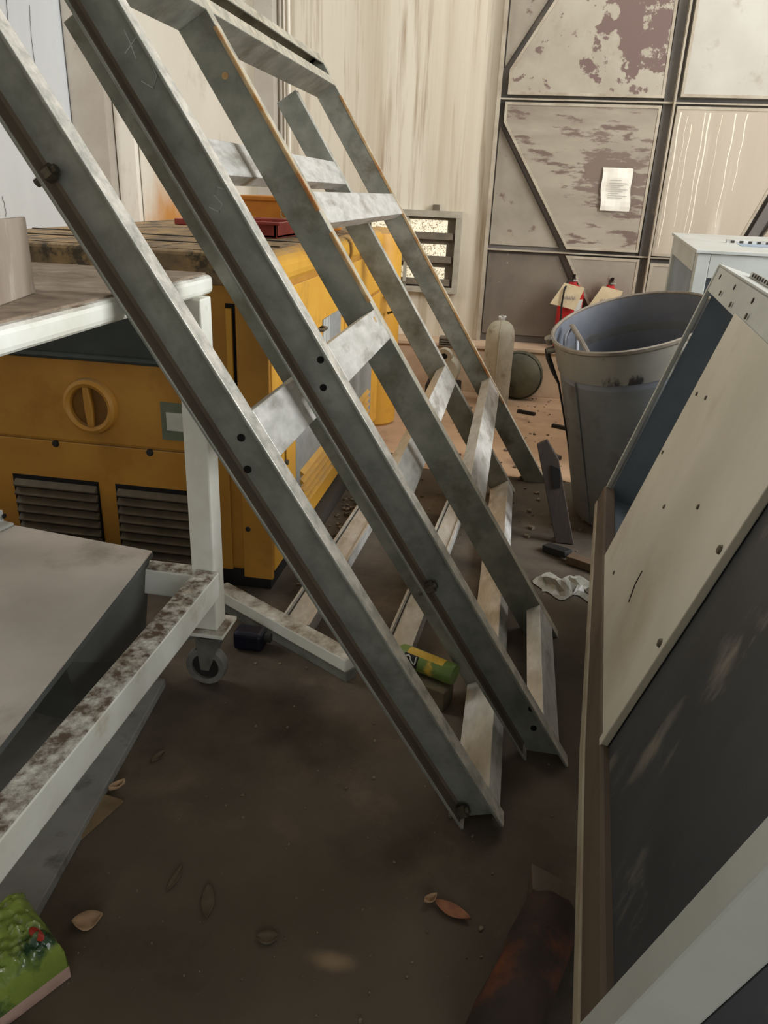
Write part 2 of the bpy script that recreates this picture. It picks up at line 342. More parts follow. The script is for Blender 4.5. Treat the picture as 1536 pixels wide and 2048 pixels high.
raised([(-.225, 1.86), (.28, 1.07), (-.225, 1.07)], 'steel_wall', d=.012, rim=0)
raised([(-.225, 1.01), (.285, 1.01), (.62, .42), (-.225, .42)], 'steel_dark', d=.012, rim=0)
raised([(-.225, 2.62), (.05, 2.66), (-.225, 2.22)], 'steel_wall', d=.012, rim=0)
MB().box(-.245, 2.4, WY - .055, WY, 2.020, 2.030).build('rail', 'steel_edge', dw)
MB().box(-.245, 1.5, WY - .05, WY, 1.032, 1.042).build('rail', 'steel_edge', dw)
MB().box(.855, .915, WY - .03, WY, .42, 2.9).build('post', 'steel_shaded', dw)
MB().box(.915, .928, WY - .085, WY, .42, 2.9).build('post', 'steel_edge', dw)
MB().box(-.262, -.235, WY - .06, WY, .365, 4.0).build('post', 'steel_edge', dw)
MB().prism([(1.50, WY - .05, 1.05), (1.57, WY - .05, 1.05), (1.86, WY - .05, 1.80), (1.79, WY - .05, 1.80)],
           [(1.50, WY, 1.05), (1.57, WY, 1.05), (1.86, WY, 1.80), (1.79, WY, 1.80)]).build('brace', 'steel_shaded', dw)
# paper notice
pn = thing('paper_notice', (.62, WY - .072, 1.335), 'white printed sheet taped to the worn steel door panel', 'notice')
def PW(x, y, z): return (x, y, z)
g = MB()
for i in range(6):
    for j in range(8):
        pass
nx, nz = 6, 9
def pp(i, j):
    u, v = i / nx, j / nz
    x = (.53 + (.514 - .53) * v) + (.202) * u + .004 * math.sin(9 * v); z = 1.337 + .278 * v
    return (x, WY - .077 - .004 * math.sin(7 * u + 5 * v) - .004 * math.sin(11 * v), z)
for i in range(nx):
    for j in range(nz): g.poly([pp(i, j), pp(i + 1, j), pp(i + 1, j + 1), pp(i, j + 1)])
g.build('sheet', 'paper', pn)
g = MB()
for k, (z, x0, x1) in enumerate([(1.535, .575, .65)] + [(1.515 - .0135 * i, .57, .70 - .03 * ((i * 7) % 3)) for i in range(8)]):
    g.poly([(x0, WY - .0865, z), (x1, WY - .0865, z), (x1, WY - .0865, z + .0035), (x0, WY - .0865, z + .0035)])
g.build('printed_lines', 'ink', pn)

# louvred window low in the back wall
win = MB().box(-1.18, -.44, 6.04, WY, 1.24, 1.285).build('window_1', 'vent_frame')
MB().box(-1.18, -.44, 6.04, WY, .70, .742).build('frame_bar', 'vent_frame', win)
MB().box(-.482, -.44, 6.042, WY, .742, 1.24).build('frame_bar', 'vent_frame', win)
MB().box(-1.18, -1.138, 6.042, WY, .742, 1.24).build('frame_bar', 'vent_frame', win)
struct(win, 'small grey louvred window with bright speckled panes')
MB().box(-1.135, -.485, 6.085, 6.098, .745, 1.235).build('back_plate', 'vent_dark', win)
for z in (1.135, .965, .80):
    for x0, x1 in ((-1.12, -.86), (-.835, -.545)):
        MB().box(x0, x1, 6.070, 6.084, z - .005, z + .085).build('pane', 'vent_pane', win)
for z in (1.105, .94, .775):
    MB().prism([(-1.13, 6.045, z - .02), (-1.13, 6.08, z - .025), (-1.13, 6.08, z + .025), (-1.13, 6.06, z + .028)],
               [(-.50, 6.045, z - .02), (-.50, 6.08, z - .025), (-.50, 6.08, z + .025), (-.50, 6.06, z + .028)]).build('slat', 'vent_dark', win)
MB().box(-.86, -.835, 6.05, 6.084, .745, 1.235).build('mullion', 'vent_frame', win)
MB().box(-.66, -.615, 6.05, WY, 1.285, 1.325).build('bracket', 'vent_dark', win)

# ------------------------------------------------------------------ the two leaning steel frames
NV, SV = V((.8416, 0, .5397)), V((.5397, 0, -.8416))
def F(s, n, y): return SV * s + NV * n + V((0, y, 0))
def frame(name, loc, label, n0, n1, strs, stop, sbot, rungs, boltspots, holes):
    t = thing(name, loc, label, 'steel frame', 'leaning galvanised steel frames')
    tf, tw, fl_ = .008, .006, .05
    for yw, out, m in strs:                            # out = -1 flanges towards the viewer, +1 away
        if out < 0: prof = [(n0, yw - fl_), (n0, yw), (n1, yw), (n1, yw - fl_), (n1 - tf, yw - fl_), (n1 - tf, yw - tw), (n0 + tf, yw - tw), (n0 + tf, yw - fl_)]
        else: prof = [(n0, yw + fl_), (n0, yw), (n1, yw), (n1, yw + fl_), (n1 - tf, yw + fl_), (n1 - tf, yw + tw), (n0 + tf, yw + tw), (n0 + tf, yw + fl_)]
        sb = lambda n: sbot[0] + (sbot[1] - sbot[0]) * (n - n0) / (n1 - n0)
        MB().prism([F(stop, n, y) for n, y in prof], [F(sb(n), n, y) for n, y in prof]).build('stringer', m, t, bevel=.0025)
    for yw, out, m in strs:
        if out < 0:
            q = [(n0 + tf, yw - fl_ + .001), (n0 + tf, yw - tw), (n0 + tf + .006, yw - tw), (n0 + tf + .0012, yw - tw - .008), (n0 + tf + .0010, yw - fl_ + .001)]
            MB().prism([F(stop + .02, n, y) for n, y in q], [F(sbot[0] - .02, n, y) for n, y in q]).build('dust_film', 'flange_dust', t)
    for (s0, s1, ya, yb, kind, m) in rungs:
        e = .0006; th = .006
        if kind == 'web':      # web flush with the top of the frame, flanges pointing down
            pr = [(s0, n1 - e), (s1, n1 - e), (s1, n1 - .05), (s1 - th, n1 - .05), (s1 - th, n1 - th), (s0 + th, n1 - th), (s0 + th, n1 - .05), (s0, n1 - .05)]
        elif kind == 'down':   # web faces up the slope, flanges point down the slope
            pr = [(s0, n0 + .002), (s0, n1 - e), (s1, n1 - e), (s1, n1 - th), (s0 + th, n1 - th), (s0 + th, n0 + th), (s1, n0 + th), (s1, n0 + .002)]
        else:                  # 'up': web faces down the slope, flanges point up the slope
            pr = [(s1, n0 + .002), (s1, n1 - e), (s0, n1 - e), (s0, n1 - th), (s1 - th, n1 - th), (s1 - th, n0 + th), (s0, n0 + th), (s0, n0 + .002)]
        MB().prism([F(s, n, ya) for s, n in pr], [F(s, n, yb) for s, n in pr]).build('rung', m, t, bevel=.002)
    for s, n, y in boltspots:
        b = MB().lathe([(.0, .016), (.016, .016), (.016, -.006), (0, -.006)], F(s, n, y), tuple(NV), 6); b.smooth = False
        b.tube([F(s, n - .028, y), F(s, n + .024, y)], .009, 10).build('bolt', 'bolt', t)
    for s, n, y in holes:
        MB().lathe([(0, .0), (.0085, .0), (.0085, -.002), (0, -.002)], F(s, n, y), (0, 1, 0), 16).build('bolt_hole', 'hole', t)
    return t
n10, n11, n20, n21 = 0.0, 0.100, 0.125, 0.225
fa = frame('leaning_steel_frame', (0, 1.47, 0), 'lower galvanised frame of channel beams, nearest to the viewer, leaning at a slant', n10, n11,
      [(1.47, -1, 'galv'), (1.955, 1, 'galv_old'), (3.66, 1, 'galv')], -2.065, (0.0, .03),
      [(-1.095, -.985, 1.47, 1.955, 'web', 'galv_rung'), (-.702, -.600, 1.961, 3.66, 'web', 'galv_rung'),
       (-1.735, -1.628, 1.961, 3.66, 'web', 'galv_rung'), (-.048, .010, 1.47, 1.955, 'down', 'galv_rung'), (-.048, .010, 1.961, 3.66, 'down', 'galv_rung')],
      [(-1.66, .012, 1.442), (-.03, .014, 1.442), (-.10, .014, 1.98)],
      [(-1.058, .048, 1.4635), (-.994, .021, 1.4635)])
fb = frame('leaning_steel_frame', (.21, 1.75, 0), 'upper galvanised frame with rusty edges, lying over the lower one', n20, n21,
      [(1.75, -1, 'galv'), (2.36, 1, 'galv_old'), (3.93, 1, 'galv_old')], -2.20, (.08, .147),
      [(-1.125, -1.025, 1.75, 2.36, 'web', 'galv_rung'), (0, .097, 1.75, 2.36, 'web', 'galv_rung'),
       (-1.51, -1.408, 2.366, 3.93, 'web', 'galv_rung'), (-.505, -.403, 2.366, 3.93, 'web', 'galv_rung'),
       (-2.095, -2.045, 1.75, 2.36, 'up', 'galv_old'), (-2.095, -2.045, 2.366, 3.93, 'up', 'galv_old'),
       (-2.195, -2.15, 2.366, 3.93, 'down', 'galv_old')],
      [(-.478, .138, 1.722), (.06, .139, 3.955)],
      [(-1.102, .193, 1.7435), (-1.043, .164, 1.7435), (-.034, .205, 1.7435), (.025, .183, 1.7435)])
# rust along the upper edge of the upper frame (thin scale on the flange lips)
for y, segs in ((2.36, ((-2.0, -1.45), (-1.38, -1.15))), (3.93, ((-2.0, -.35),))):
    for a, b in segs:
        MB().prism([F(a, n21 - .001, y - .0012), F(b, n21 - .001, y - .0012), F(b, n21 - .009, y - .0012), F(a, n21 - .009, y - .0012)],
                   [F(a, n21 + .0012, y + .010), F(b, n21 + .0012, y + .010), F(b, n21 + .0012, y + .0), F(a, n21 + .0012, y + .0)]).build('rust_scale', 'rust', fb)
for s, n, y in ((-1.885, .178, 2.3585), (-1.10, .2256, 2.30)):
    MB().lathe([(0, .001), (.008, .001), (.010, -.001), (0, -.001)], F(s, n, y), (0, 1, 0) if n < .2 else tuple(NV), 9).build('rust_spot', 'rust', fb)
for poly2 in ([(-1.86, .205), (-1.855, .185), (-1.85, .165)], [(-1.885, .19), (-1.86, .187), (-1.83, .18)], [(-1.81, .205), (-1.78, .20), (-1.765, .18), (-1.79, .165)],
              [(-1.52, .205), (-1.535, .19), (-1.525, .175), (-1.50, .18), (-1.49, .165), (-1.51, .15)]):
    MB().tube([F(s, n, 1.7432) for s, n in poly2], .0013, 5).build('chalk_mark', 'chalk', fb)

# ------------------------------------------------------------------ wheeled table at the left
ct = thing('wheeled_table', (-.77, 1.85, 0), 'white steel table on casters, thick with brown dust, at left', 'table')
MB().box(-1.78, -.765, .30, 1.945, 1.140, 1.188).build('table_top', 'white_paint', ct, bevel=.014, seg=3)
MB().box(-1.77, -.779, .31, 1.932, 1.182, 1.1925).build('dust_layer', 'table_dust', ct, bevel=.003)
for x in (-.82, -1.77):
    for y in (.32, 1.82):
        MB().box(x, x + .068, y, y + .07, .205, 1.141).build('leg', 'white_paint', ct, bevel=.005)
        MB().box(x - .025, x + .093, y - .025, y + .095, .193, .2055).build('foot_plate', 'white_paint', ct, bevel=.002)
MB().box(-.804, -.737, .392, 1.819, .320, .402).build('rail', 'white_rail', ct, bevel=.006)
MB().box(-1.765, -1.70, .392, 1.819, .320, .402).build('rail', 'white_rail', ct, bevel=.006)
MB().box(-1.70, -.821, 1.825, 1.888, .296, .378).build('rail', 'white_rail', ct, bevel=.006)
MB().box(-1.70, -.821, .325, .388, .296, .378).build('rail', 'white_rail', ct, bevel=.006)
for x in (-.786, -1.736):
    for y in (.355, 1.855):
        c = MB().lathe([(.036, .180), (.04, .193), (0, .193)], (x, y, 0), n=20)
        c.lathe([(.0, .165), (.045, .165), (.048, .180), (0, .180)], (x, y, 0), n=20)
        o = c.build('caster', 'caster_grey', ct)
        fk = MB()
        for sy in (-.026, .020):
            fk.prism([(x - .042, y + sy, .165), (x + .038, y + sy, .165), (x - .004, y + sy, .055), (x - .030, y + sy, .055)],
                     [(x - .042, y + sy + .005, .165), (x + .038, y + sy + .005, .165), (x - .004, y + sy + .005, .055), (x - .030, y + sy + .005, .055)])
        fk.build('fork', 'caster_grey', o, bevel=.002)
        MB().lathe([(.042, -.017), (.060, -.017), (.0625, -.008), (.0625, .008), (.060, .017), (.042, .017), (.042, -.017)], (x - .018, y, .0632), (0, 1, 0), 36).build('tyre', 'rubber', o)
        MB().lathe([(0, -.010), (.042, -.008), (.042, .008), (0, .010)], (x - .018, y, .0632), (0, 1, 0), 30).build('hub', 'black', o)
        MB().prism([(x - .085, y - .02, .150), (x - .04, y - .02, .172), (x - .04, y - .02, .165), (x - .08, y - .02, .140)],
                   [(x - .085, y + .02, .150), (x - .04, y + .02, .172), (x - .04, y + .02, .165), (x - .08, y + .02, .140)]).build('brake_pedal', 'caster_grey', o)
# dusty box standing on the table
db = thing('dusty_box', (-.95, 1.2, 1.193), 'dusty grey-brown sheet box standing on the white wheeled table', 'box')
a = V((-.913, 1.385, 0)); e1 = V((.105, -.42, 0)); e2 = V((-.42, -.06, 0))
def DB(u, v, z): return a + e1 * u + e2 * v + V((0, 0, z))
MB().hexa(DB, 0, 1, 0, 1, 1.193, 1.322).build('body', 'dusty_box', db, bevel=.002)
MB().hexa(DB, -.02, 1.02, -.012, .012, 1.193, 1.33).build('rim', 'dusty_box', db, bevel=.002)
MB().hexa(DB, .0, 1, .10, 1, 1.322, 1.46).build('upper_part', 'dusty_box', db, bevel=.002)

# ------------------------------------------------------------------ yellow generator
GX, GY = -.775, 2.43
gn = thing('generator', (-1.4, 3.5, 0), 'yellow enclosed diesel generator with louvres, dusty top, behind the white table', 'generator')
MB().box(-2.02, GX - .012, GY + .012, 4.62, .075, 1.12).build('body', 'yellow', gn, bevel=.02, seg=3)
top = MB().box(-2.03, GX, GY - .005, 4.63, 1.085, 1.20).build('bonnet', 'yellow_pale', gn, bevel=.045, seg=4)
MB().box(-1.97, GX - .06, GY + .05, 4.57, 1.198, 1.2035).build('dust_layer', 'gen_top', top)
MB().box(-2.0, GX - .05, GY - .009, GY + .06, 1.10, 1.2015).build('bonnet_lip', 'gen_top', top, bevel=.012)
for y in (2.75, 3.05):
    MB().box(-1.97, GX - .06, y, y + .012, 1.203, 1.207).build('seam', 'gap', top)
MB().box(-1.98, GX - .02, GY + .03, 4.6, 0, .08).build('skid', 'black', gn)
def fp(name, x0, x1, z0, z1, m, parent, d=.012, bev=.004): return MB().box(x0, x1, GY - d + .012, GY + .013, z0, z1).build(name, m, parent, bevel=bev)
lowp = fp('lower_panel', -2.0, -.93, .08, .520, 'yellow', gn)
upp = fp('upper_panel', -2.0, -.935, .528, .825, 'yellow', gn)
fp('control_window', -1.98, -1.0, .84, 1.08, 'dark_green', gn, .010)
MB().tube([(-1.98, GY - .002, .832), (-1.4, GY - .006, .835), (-1.05, GY - .002, .832)], .012, 8).build('rubber_strip', 'dark_green', gn)
col = fp('corner_post', -.885, GX, .06, 1.09, 'yellow', gn, .02)
fp('door_gap', -.925, -.893, .62, 1.045, 'hole', gn, .002, 0)
fp('door_edge', -.922, -.902, .66, 1.03, 'yellow_pale', gn, .012, .002)
for x, z in ((-1.584, .511), (-1.222, .511), (-.865, .256)):
    MB().lathe([(0, .012), (.009, .012), (.013, .006), (.013, 0)], (x, GY + .002, z), (0, -1, 0), 12).build('bolt', 'black', gn)
# round latch
lt = MB().lathe([(.068, .006), (.072, .020), (.084, .026), (.096, .020), (.101, 0)], (-1.43, GY + .001, .663), (0, -1, 0), 40).build('round_latch', 'yellow', upp)
MB().lathe([(0, .003), (.069, .003)], (-1.43, GY + .001, .663), (0, -1, 0), 36).build('recess', 'yellow_dark', upp)
MB().prism([(-1.447, GY - .022, .735), (-1.422, GY - .022, .735), (-1.414, GY - .022, .66), (-1.417, GY - .022, .590), (-1.440, GY - .022, .590), (-1.447, GY - .022, .66)],
           [(-1.447, GY, .735), (-1.422, GY, .735), (-1.414, GY, .66), (-1.417, GY, .590), (-1.440, GY, .590), (-1.447, GY, .66)]).build('turn_handle', 'yellow', upp, bevel=.006)
lb = fp('sticker', -1.17, -1.05, .565, .70, 'label_green', upp, .014, 0)
fp('sticker_print', -1.15, -1.065, .60, .665, 'label_white', lb, .0155, 0)
# louvre banks on the front
for x0, x1 in ((-1.768, -1.441), (-1.36, -1.035)):
    bank = fp('louvre_bank', x0 - .008, x1 + .008, .092, .378, 'hole', lowp, .0135, 0)
    for k in range(8):
        z = .362 - .035 * k; n = 8; lo_, up_ = [], []
        pr = [(0, 0), (-.022, -.020), (-.020, -.026), (0, -.031)]
        MB().prism([(x0, GY + p, z + q) for p, q in pr], [(x1, GY + p, z + q) for p, q in pr]).build('slat', 'louver', bank, bevel=.003)
# right-hand side
def sp(name, y0, y1, z0, z1, m, parent, d=.010, bev=.003): return MB().box(GX - .013, GX - .012 + d, y0, y1, z0, z1).build(name, m, parent, bevel=bev)
sd1 = sp('side_door', 2.62, 3.58, .10, .86, 'yellow_pale', gn, .012)
sd2 = sp('side_door', 3.60, 4.56, .10, .86, 'yellow_pale', gn, .012)
sp('side_panel', 2.62, 4.56, .875, 1.08, 'yellow_pale', gn, .010)
sp('side_post', 2.46, 2.60, .08, 1.08, 'yellow_pale', gn, .010)
sp('door_gap', 2.60, 2.62, .10, .86, 'hole', gn, .001, 0)
for z in (.62, .46, .28, .78):
    MB().lathe([(0, .012), (.010, .012), (.012, 0)], (GX - .002, 2.605, z), (1, 0, 0), 10).build('bolt', 'bolt', gn)
for yl, d0 in ((2.80, sd1), (3.72, sd2)):
    gb = sp('grey_patch', yl - .06, yl + .62, .20, .52, 'label_grey', d0, .0128, 0)
    for k in range(5):
        z = .36 - .036 * k
        MB().prism([(GX, yl, z), (GX + .018, yl, z - .016), (GX, yl, z - .026)], [(GX, yl + .52, z), (GX + .018, yl + .52, z - .016), (GX, yl + .52, z - .026)]).build('slat', 'yellow_pale', d0)
lab = sp('sticker', 3.16, 3.50, .70, .90, 'label_grey', sd1, .0135, 0)
for k in range(4): sp('stripe', 3.17 + k * .030, 3.182 + k * .030, .70, .90, 'label_white', lab, .0142, 0)
for y in (3.08, 3.9):
    MB().tube([(GX - .002, y, .87), (GX + .018, y + .005, .868), (GX + .018, y + .07, .868), (GX - .002, y + .075, .87)], .007, 8).build('catch', 'bolt', gn)
MB().box(GX - .03, GX + .03, 2.75, 4.3, .0, .075).build('side_skid', 'gap', gn)

# things on the generator's roof
rt = thing('red_tray', (-1.12, 3.45, 1.2), 'red painted metal tray on top of the yellow generator', 'tray')
MB().box(-1.30, -.98, 3.20, 3.62, 1.205, 1.215).build('base', 'red_paint', rt)
for b_ in ((-1.30, -.98, 3.20, 3.215), (-1.30, -.98, 3.605, 3.62), (-1.30, -1.285, 3.20, 3.62), (-.995, -.98, 3.20, 3.62)):
    MB().box(*b_, 1.205, 1.265).build('side', 'red_paint', rt, bevel=.003)
for y in (3.185, 3.62): MB().box(-1.315, -.965, y, y + .015, 1.255, 1.268).build('lip', 'red_paint', rt, bevel=.003)
ob = thing('orange_case', (-1.1, 3.95, 1.2), 'orange metal case with a lifting eye, behind the red tray', 'case')
MB().box(-1.34, -.92, 3.78, 4.15, 1.205, 1.352).build('body', 'orange_paint', ob, bevel=.008)
MB().box(-1.345, -.915, 3.775, 4.155, 1.335, 1.358).build('lid', 'orange_paint', ob, bevel=.005)
MB().tube([(-1.115 + .018 * math.cos(t), 3.77, 1.285 + .024 * math.sin(t)) for t in [i * .4 for i in range(17)]], .0055, 8).build('lifting_eye', 'rust', ob)
rk = MB().lathe([(0, 0), (.05, .005), (.06, .03), (.035, .055), (0, .06)], (-1.42, 3.7, 1.205), n=7)
for v in rk.v: v += V((random.uniform(-.012, .012), random.uniform(-.012, .012), random.uniform(-.004, .004)))
tag(rk.build('stone', 'wood_dark', org=(-1.42, 3.7, 1.205)), 'dark lump lying on the dusty generator roof', 'stone')
st = MB().box(-1.73, -1.66, 3.9, 3.95, 1.205, 1.235).build('brick_chip', 'red_paint', org=(-1.7, 3.92, 1.205), bevel=.004)
tag(st, 'small reddish chip at the far edge of the generator roof', 'chip')
og = thing('orange_tank', (-.76, 4.85, 0), 'orange tank end standing just beyond the yellow generator', 'tank')
MB().lathe([(.0, 0), (.13, 0), (.15, .02), (.15, 1.10), (.13, 1.17), (.06, 1.20), (0, 1.205)], (-.85, 4.84, 0), n=28).build('body', 'yellow_pale', og)
MB().tube([(-.76, 4.70, .82), (-.70, 4.68, .82), (-.70, 4.68, .74), (-.75, 4.70, .72)], .008, 8).build('handle', 'bolt', og)

# ------------------------------------------------------------------ grey cabinet and sheet under the table
gc = thing('grey_cabinet', (-1.15, 1.5, 0), 'grey sheet-metal box with a long overhanging lid under the white table', 'cabinet')
ga = V((-.955, 1.862, 0)); g1 = V((.10, -.90, 0)); g2 = V((-.70, .095, 0))
def GC(u, v, z): return ga + g1 * u + g2 * v + V((0, 0, z))
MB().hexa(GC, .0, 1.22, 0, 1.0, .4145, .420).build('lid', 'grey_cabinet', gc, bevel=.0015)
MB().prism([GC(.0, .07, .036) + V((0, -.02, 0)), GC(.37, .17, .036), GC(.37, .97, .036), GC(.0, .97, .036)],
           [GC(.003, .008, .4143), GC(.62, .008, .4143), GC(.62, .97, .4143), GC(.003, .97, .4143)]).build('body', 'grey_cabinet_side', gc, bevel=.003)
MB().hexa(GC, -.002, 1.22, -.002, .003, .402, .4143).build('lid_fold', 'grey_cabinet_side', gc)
ab = thing('angle_bar', (-1.45, 1.9, .42), 'short bluish angle bar lying on the grey sheet-metal box', 'bar')
MB().prism([(-1.475, 1.935, .421), (-1.43, 1.925, .421), (-1.43, 1.925, .427), (-1.468, 1.933, .427), (-1.466, 1.933, .462), (-1.473, 1.935, .462)],
           [(-1.56, 1.45, .421), (-1.515, 1.44, .421), (-1.515, 1.44, .427), (-1.553, 1.448, .427), (-1.551, 1.448, .462), (-1.558, 1.45, .462)]).build('leg', 'machine_paint', ab)
MB().lathe([(0, .002), (.008, .002), (.008, 0)], (-1.462, 1.93, .445), (.98, -.15, 0), 10).build('bolt_hole', 'hole', ab)
fs = MB().prism([(-1.75, 1.80, .004), (-.915, 1.80, .004), (-.815, .86, .004), (-.77, .45, .004), (-1.7, .45, .004)],
                [(-1.75, 1.80, .030), (-.915, 1.80, .030), (-.815, .86, .030), (-.77, .45, .030), (-1.7, .45, .030)]).build('floor_sheet', 'floor_sheet', org=(-1.2, 1.1, .004), bevel=.002)
tag(fs, 'flat grey metal sheet lying on the floor under the table', 'sheet')
cb = MB().prism([(-.888, 1.345, .003), (-.815, 1.335, .003), (-.862, 1.175, .003), (-.905, 1.185, .003)],
                [(-.888, 1.345, .012), (-.815, 1.335, .010), (-.862, 1.175, .016), (-.905, 1.185, .013)]).build('cardboard_strip', 'cardboard', org=(-.86, 1.26, .003))
tag(cb, 'torn strip of brown cardboard beside the grey floor sheet', 'cardboard')

# ------------------------------------------------------------------ bars on the floor beneath the frames
def floorchan(name, p, q, w, label, m):
    p, q = V(p), V(q); t = thing(name, tuple((p + q) / 2), label, 'beam', 'pale channel beams lying on the floor')
    d = (q - p).normalized(); s = V((d.y, -d.x, 0))
    P = lambda base, a, z: base + s * a + V((0, 0, z))
    h = w / 2
    pr = [(-h, .002), (-h, .060), (-h + .008, .060), (-h + .008, .052), (h - .008, .052), (h - .008, .060), (h, .060), (h, .002), (h - .006, .002), (h - .006, .045), (-h + .006, .045), (-h + .006, .002)]
    MB().prism([P(p, a_, z) for a_, z in pr], [P(q, a_, z) for a_, z in pr]).build('channel', m, t)
    MB().prism([P(p, -h + .012, .0515), P(p, -h + .017, .0515), P(p, -h + .017, .0545), P(p, -h + .012, .0545)],
               [P(q, -h + .012, .0515), P(q, -h + .017, .0515), P(q, -h + .017, .0545), P(q, -h + .012, .0545)]).build('groove', 'gap', t)
floorchan('floor_beam', (-.616, 2.150, 0), (-.555, 3.55, 0), .105, 'pale channel beam on the floor beside the generator skid', 'galv_rung')
floorchan('floor_beam', (-.262, 2.03, 0), (-.165, 3.55, 0), .092, 'pale channel beam on the floor behind the green can', 'galv_rung')
wbm = thing('white_bar', (-.65, 2.13, 0), 'white square tube lying across the floor behind the caster', 'bar')
MB().bar((-.93, 2.303, .062), (-.38, 1.960, .062), .060, .045).build('tube', 'white_paint', wbm, bevel=.004)
MB().bar((-.93, 2.303, .0195), (-.38, 1.960, .0195), .045, .036).build('lower_tube', 'galv', wbm)
nc = thing('blue_can', (-.74, 2.06, 0), 'dark blue plastic can lying low behind the caster', 'can')
MB().box(-.79, -.69, 2.03, 2.10, .002, .07).build('body', 'navy', nc, bevel=.015, seg=3)
MB().lathe([(0, .02), (.016, .02), (.016, 0)], (-.69, 2.065, .045), (1, 0, 0), 14).build('cap', 'black', nc)

# wooden block and green can
wk = MB().prism([(-.265, 1.93, .002), (-.085, 1.855, .002), (-.062, 1.92, .002), (-.235, 1.995, .002)],
                [(-.265, 1.93, .075), (-.085, 1.855, .070), (-.062, 1.92, .070), (-.235, 1.995, .075)]).build('wooden_block', 'wood_grey', org=(-.1, 1.93, .002), bevel=.004)
tag(wk, 'weathered wooden block on the floor under the green can', 'wood block')
cn = thing('aerosol_can', (-.11, 1.95, .075), 'green and yellow aerosol can lying on the wooden block', 'can')
ca, cb_ = V((-.245, 1.978, .110)), V((-.062, 1.902, .106)); ax = (cb_ - ca).normalized(); Lc = (cb_ - ca).length
MB().lathe([(0, 0), (.018, 0), (.031, .016), (.0325, .022), (.0325, Lc - .006), (.030, Lc), (0, Lc - .004)], ca, tuple(ax), 32).build('body', 'can_green', cn)
ss = V((0, 0, 1)); sd = ax.cross(ss).normalized(); su = sd.cross(ax)    # sd points towards the viewer side
if sd.y > 0: sd = -sd
def onc(h, ang, r=.0332): return ca + ax * h + (su * math.cos(ang) + sd * math.sin(ang)) * r
bnd = MB()
for k in range(8):
    a0, a1 = -.35 + k * .12, -.35 + (k + 1) * .12
    bnd.poly([onc(.045, a0, .0327), onc(.165, a0, .0327), onc(.165, a1, .0327), onc(.045, a1, .0327)])
bnd.build('yellow_band', 'can_yellow', cn)
bk = MB()
for k in range(10):
    a0, a1 = .62 + k * .12, .62 + (k + 1) * .12
    bk.poly([onc(.040, a0, .0327), onc(.088, a0, .0327), onc(.088, a1, .0327), onc(.040, a1, .0327)])
bk.build('black_patch', 'black', cn)
two = [(.047, .85), (.045, 1.05), (.048, 1.25), (.055, 1.35), (.0615, 1.25), (.064, 1.08), (.068, .93), (.0735, .80), (.080, .72), (.0815, .95), (.081, 1.20), (.080, 1.45)]
two = [(h, 2.15 - a_) for h, a_ in two]
MB().tube([onc(h, a_, .0334) for h, a_ in two], .0024, 6).build('digit_two', 'label_white', cn)

# ------------------------------------------------------------------ gas cylinder, tank, pump and extinguishers by the back wall
gs = thing('gas_cylinder', (-.072, 5.51, 0), 'upright pale green gas cylinder with a domed top and raised seam', 'gas cylinder')
MB().lathe([(0, .002), (.098, .002), (.1, .02), (.1, .50), (.094, .54), (.078, .575), (.05, .597), (.02, .606), (0, .607)], (-.072, 5.51, 0), n=36).build('body', 'tank_green', gs)
MB().tube([(-.076, 5.409, .03), (-.076, 5.409, .50), (-.075, 5.416, .54), (-.074, 5.436, .58), (-.073, 5.466, .60), (-.072, 5.51, .61)], .005, 8).build('seam', 'tank_green', gs)
vm = MB().lathe([(.02, .60), (.022, .622), (.012, .628), (.012, .640), (0, .642)], (-.072, 5.51, 0), n=14); vm.tube([(-.097, 5.50, .628), (-.047, 5.52, .628)], .009, 8)
vm.build('valve', 'galv_rung', gs)
dr = thing('round_tank', (.08, 5.66, 0), 'small dark round tank on the floor half behind the gas cylinder', 'tank')
MB().lathe([(0, 0), (.10, .01), (.155, .04), (.172, .06), (.172, .15), (.16, .17), (0, .18)], (.075, 5.66, .182), (.12, 1, 0), 36).build('body', 'tank_dark', dr)
MB().lathe([(.172, .05), (.180, .055), (.180, .075), (.172, .08)], (.075, 5.66, .182), (.12, 1, 0), 36).build('hoop', 'tank_dark', dr)
pu = thing('pump', (-.45, 5.55, 0), 'old cream pump housing with a bolted flange near the kerb', 'pump')
MB().box(-.58, -.33, 5.50, 5.72, .002, .12).build('base', 'black', pu, bevel=.01)
MB().lathe([(0, 0), (.10, .0), (.11, .02), (.11, .16), (0, .17)], (-.45, 5.48, .22), (0, 1, 0), 26).build('housing', 'tank_green', pu)
MB().lathe([(0, 0), (.055, 0), (.055, .03), (0, .03)], (-.45, 5.45, .34), (.2, .9, .3), 20).build('flange', 'tank_green', pu)
MB().lathe([(0, 0), (.022, 0), (0, .001)], (-.4495, 5.4485, .34), (-.2, -.9, -.3), 14).build('port', 'hole', pu)
for k in range(4): MB().box(-.50, -.40, 5.49, 5.60, .40 + .017 * k, .409 + .017 * k).build('fin', 'vent_dark', pu)
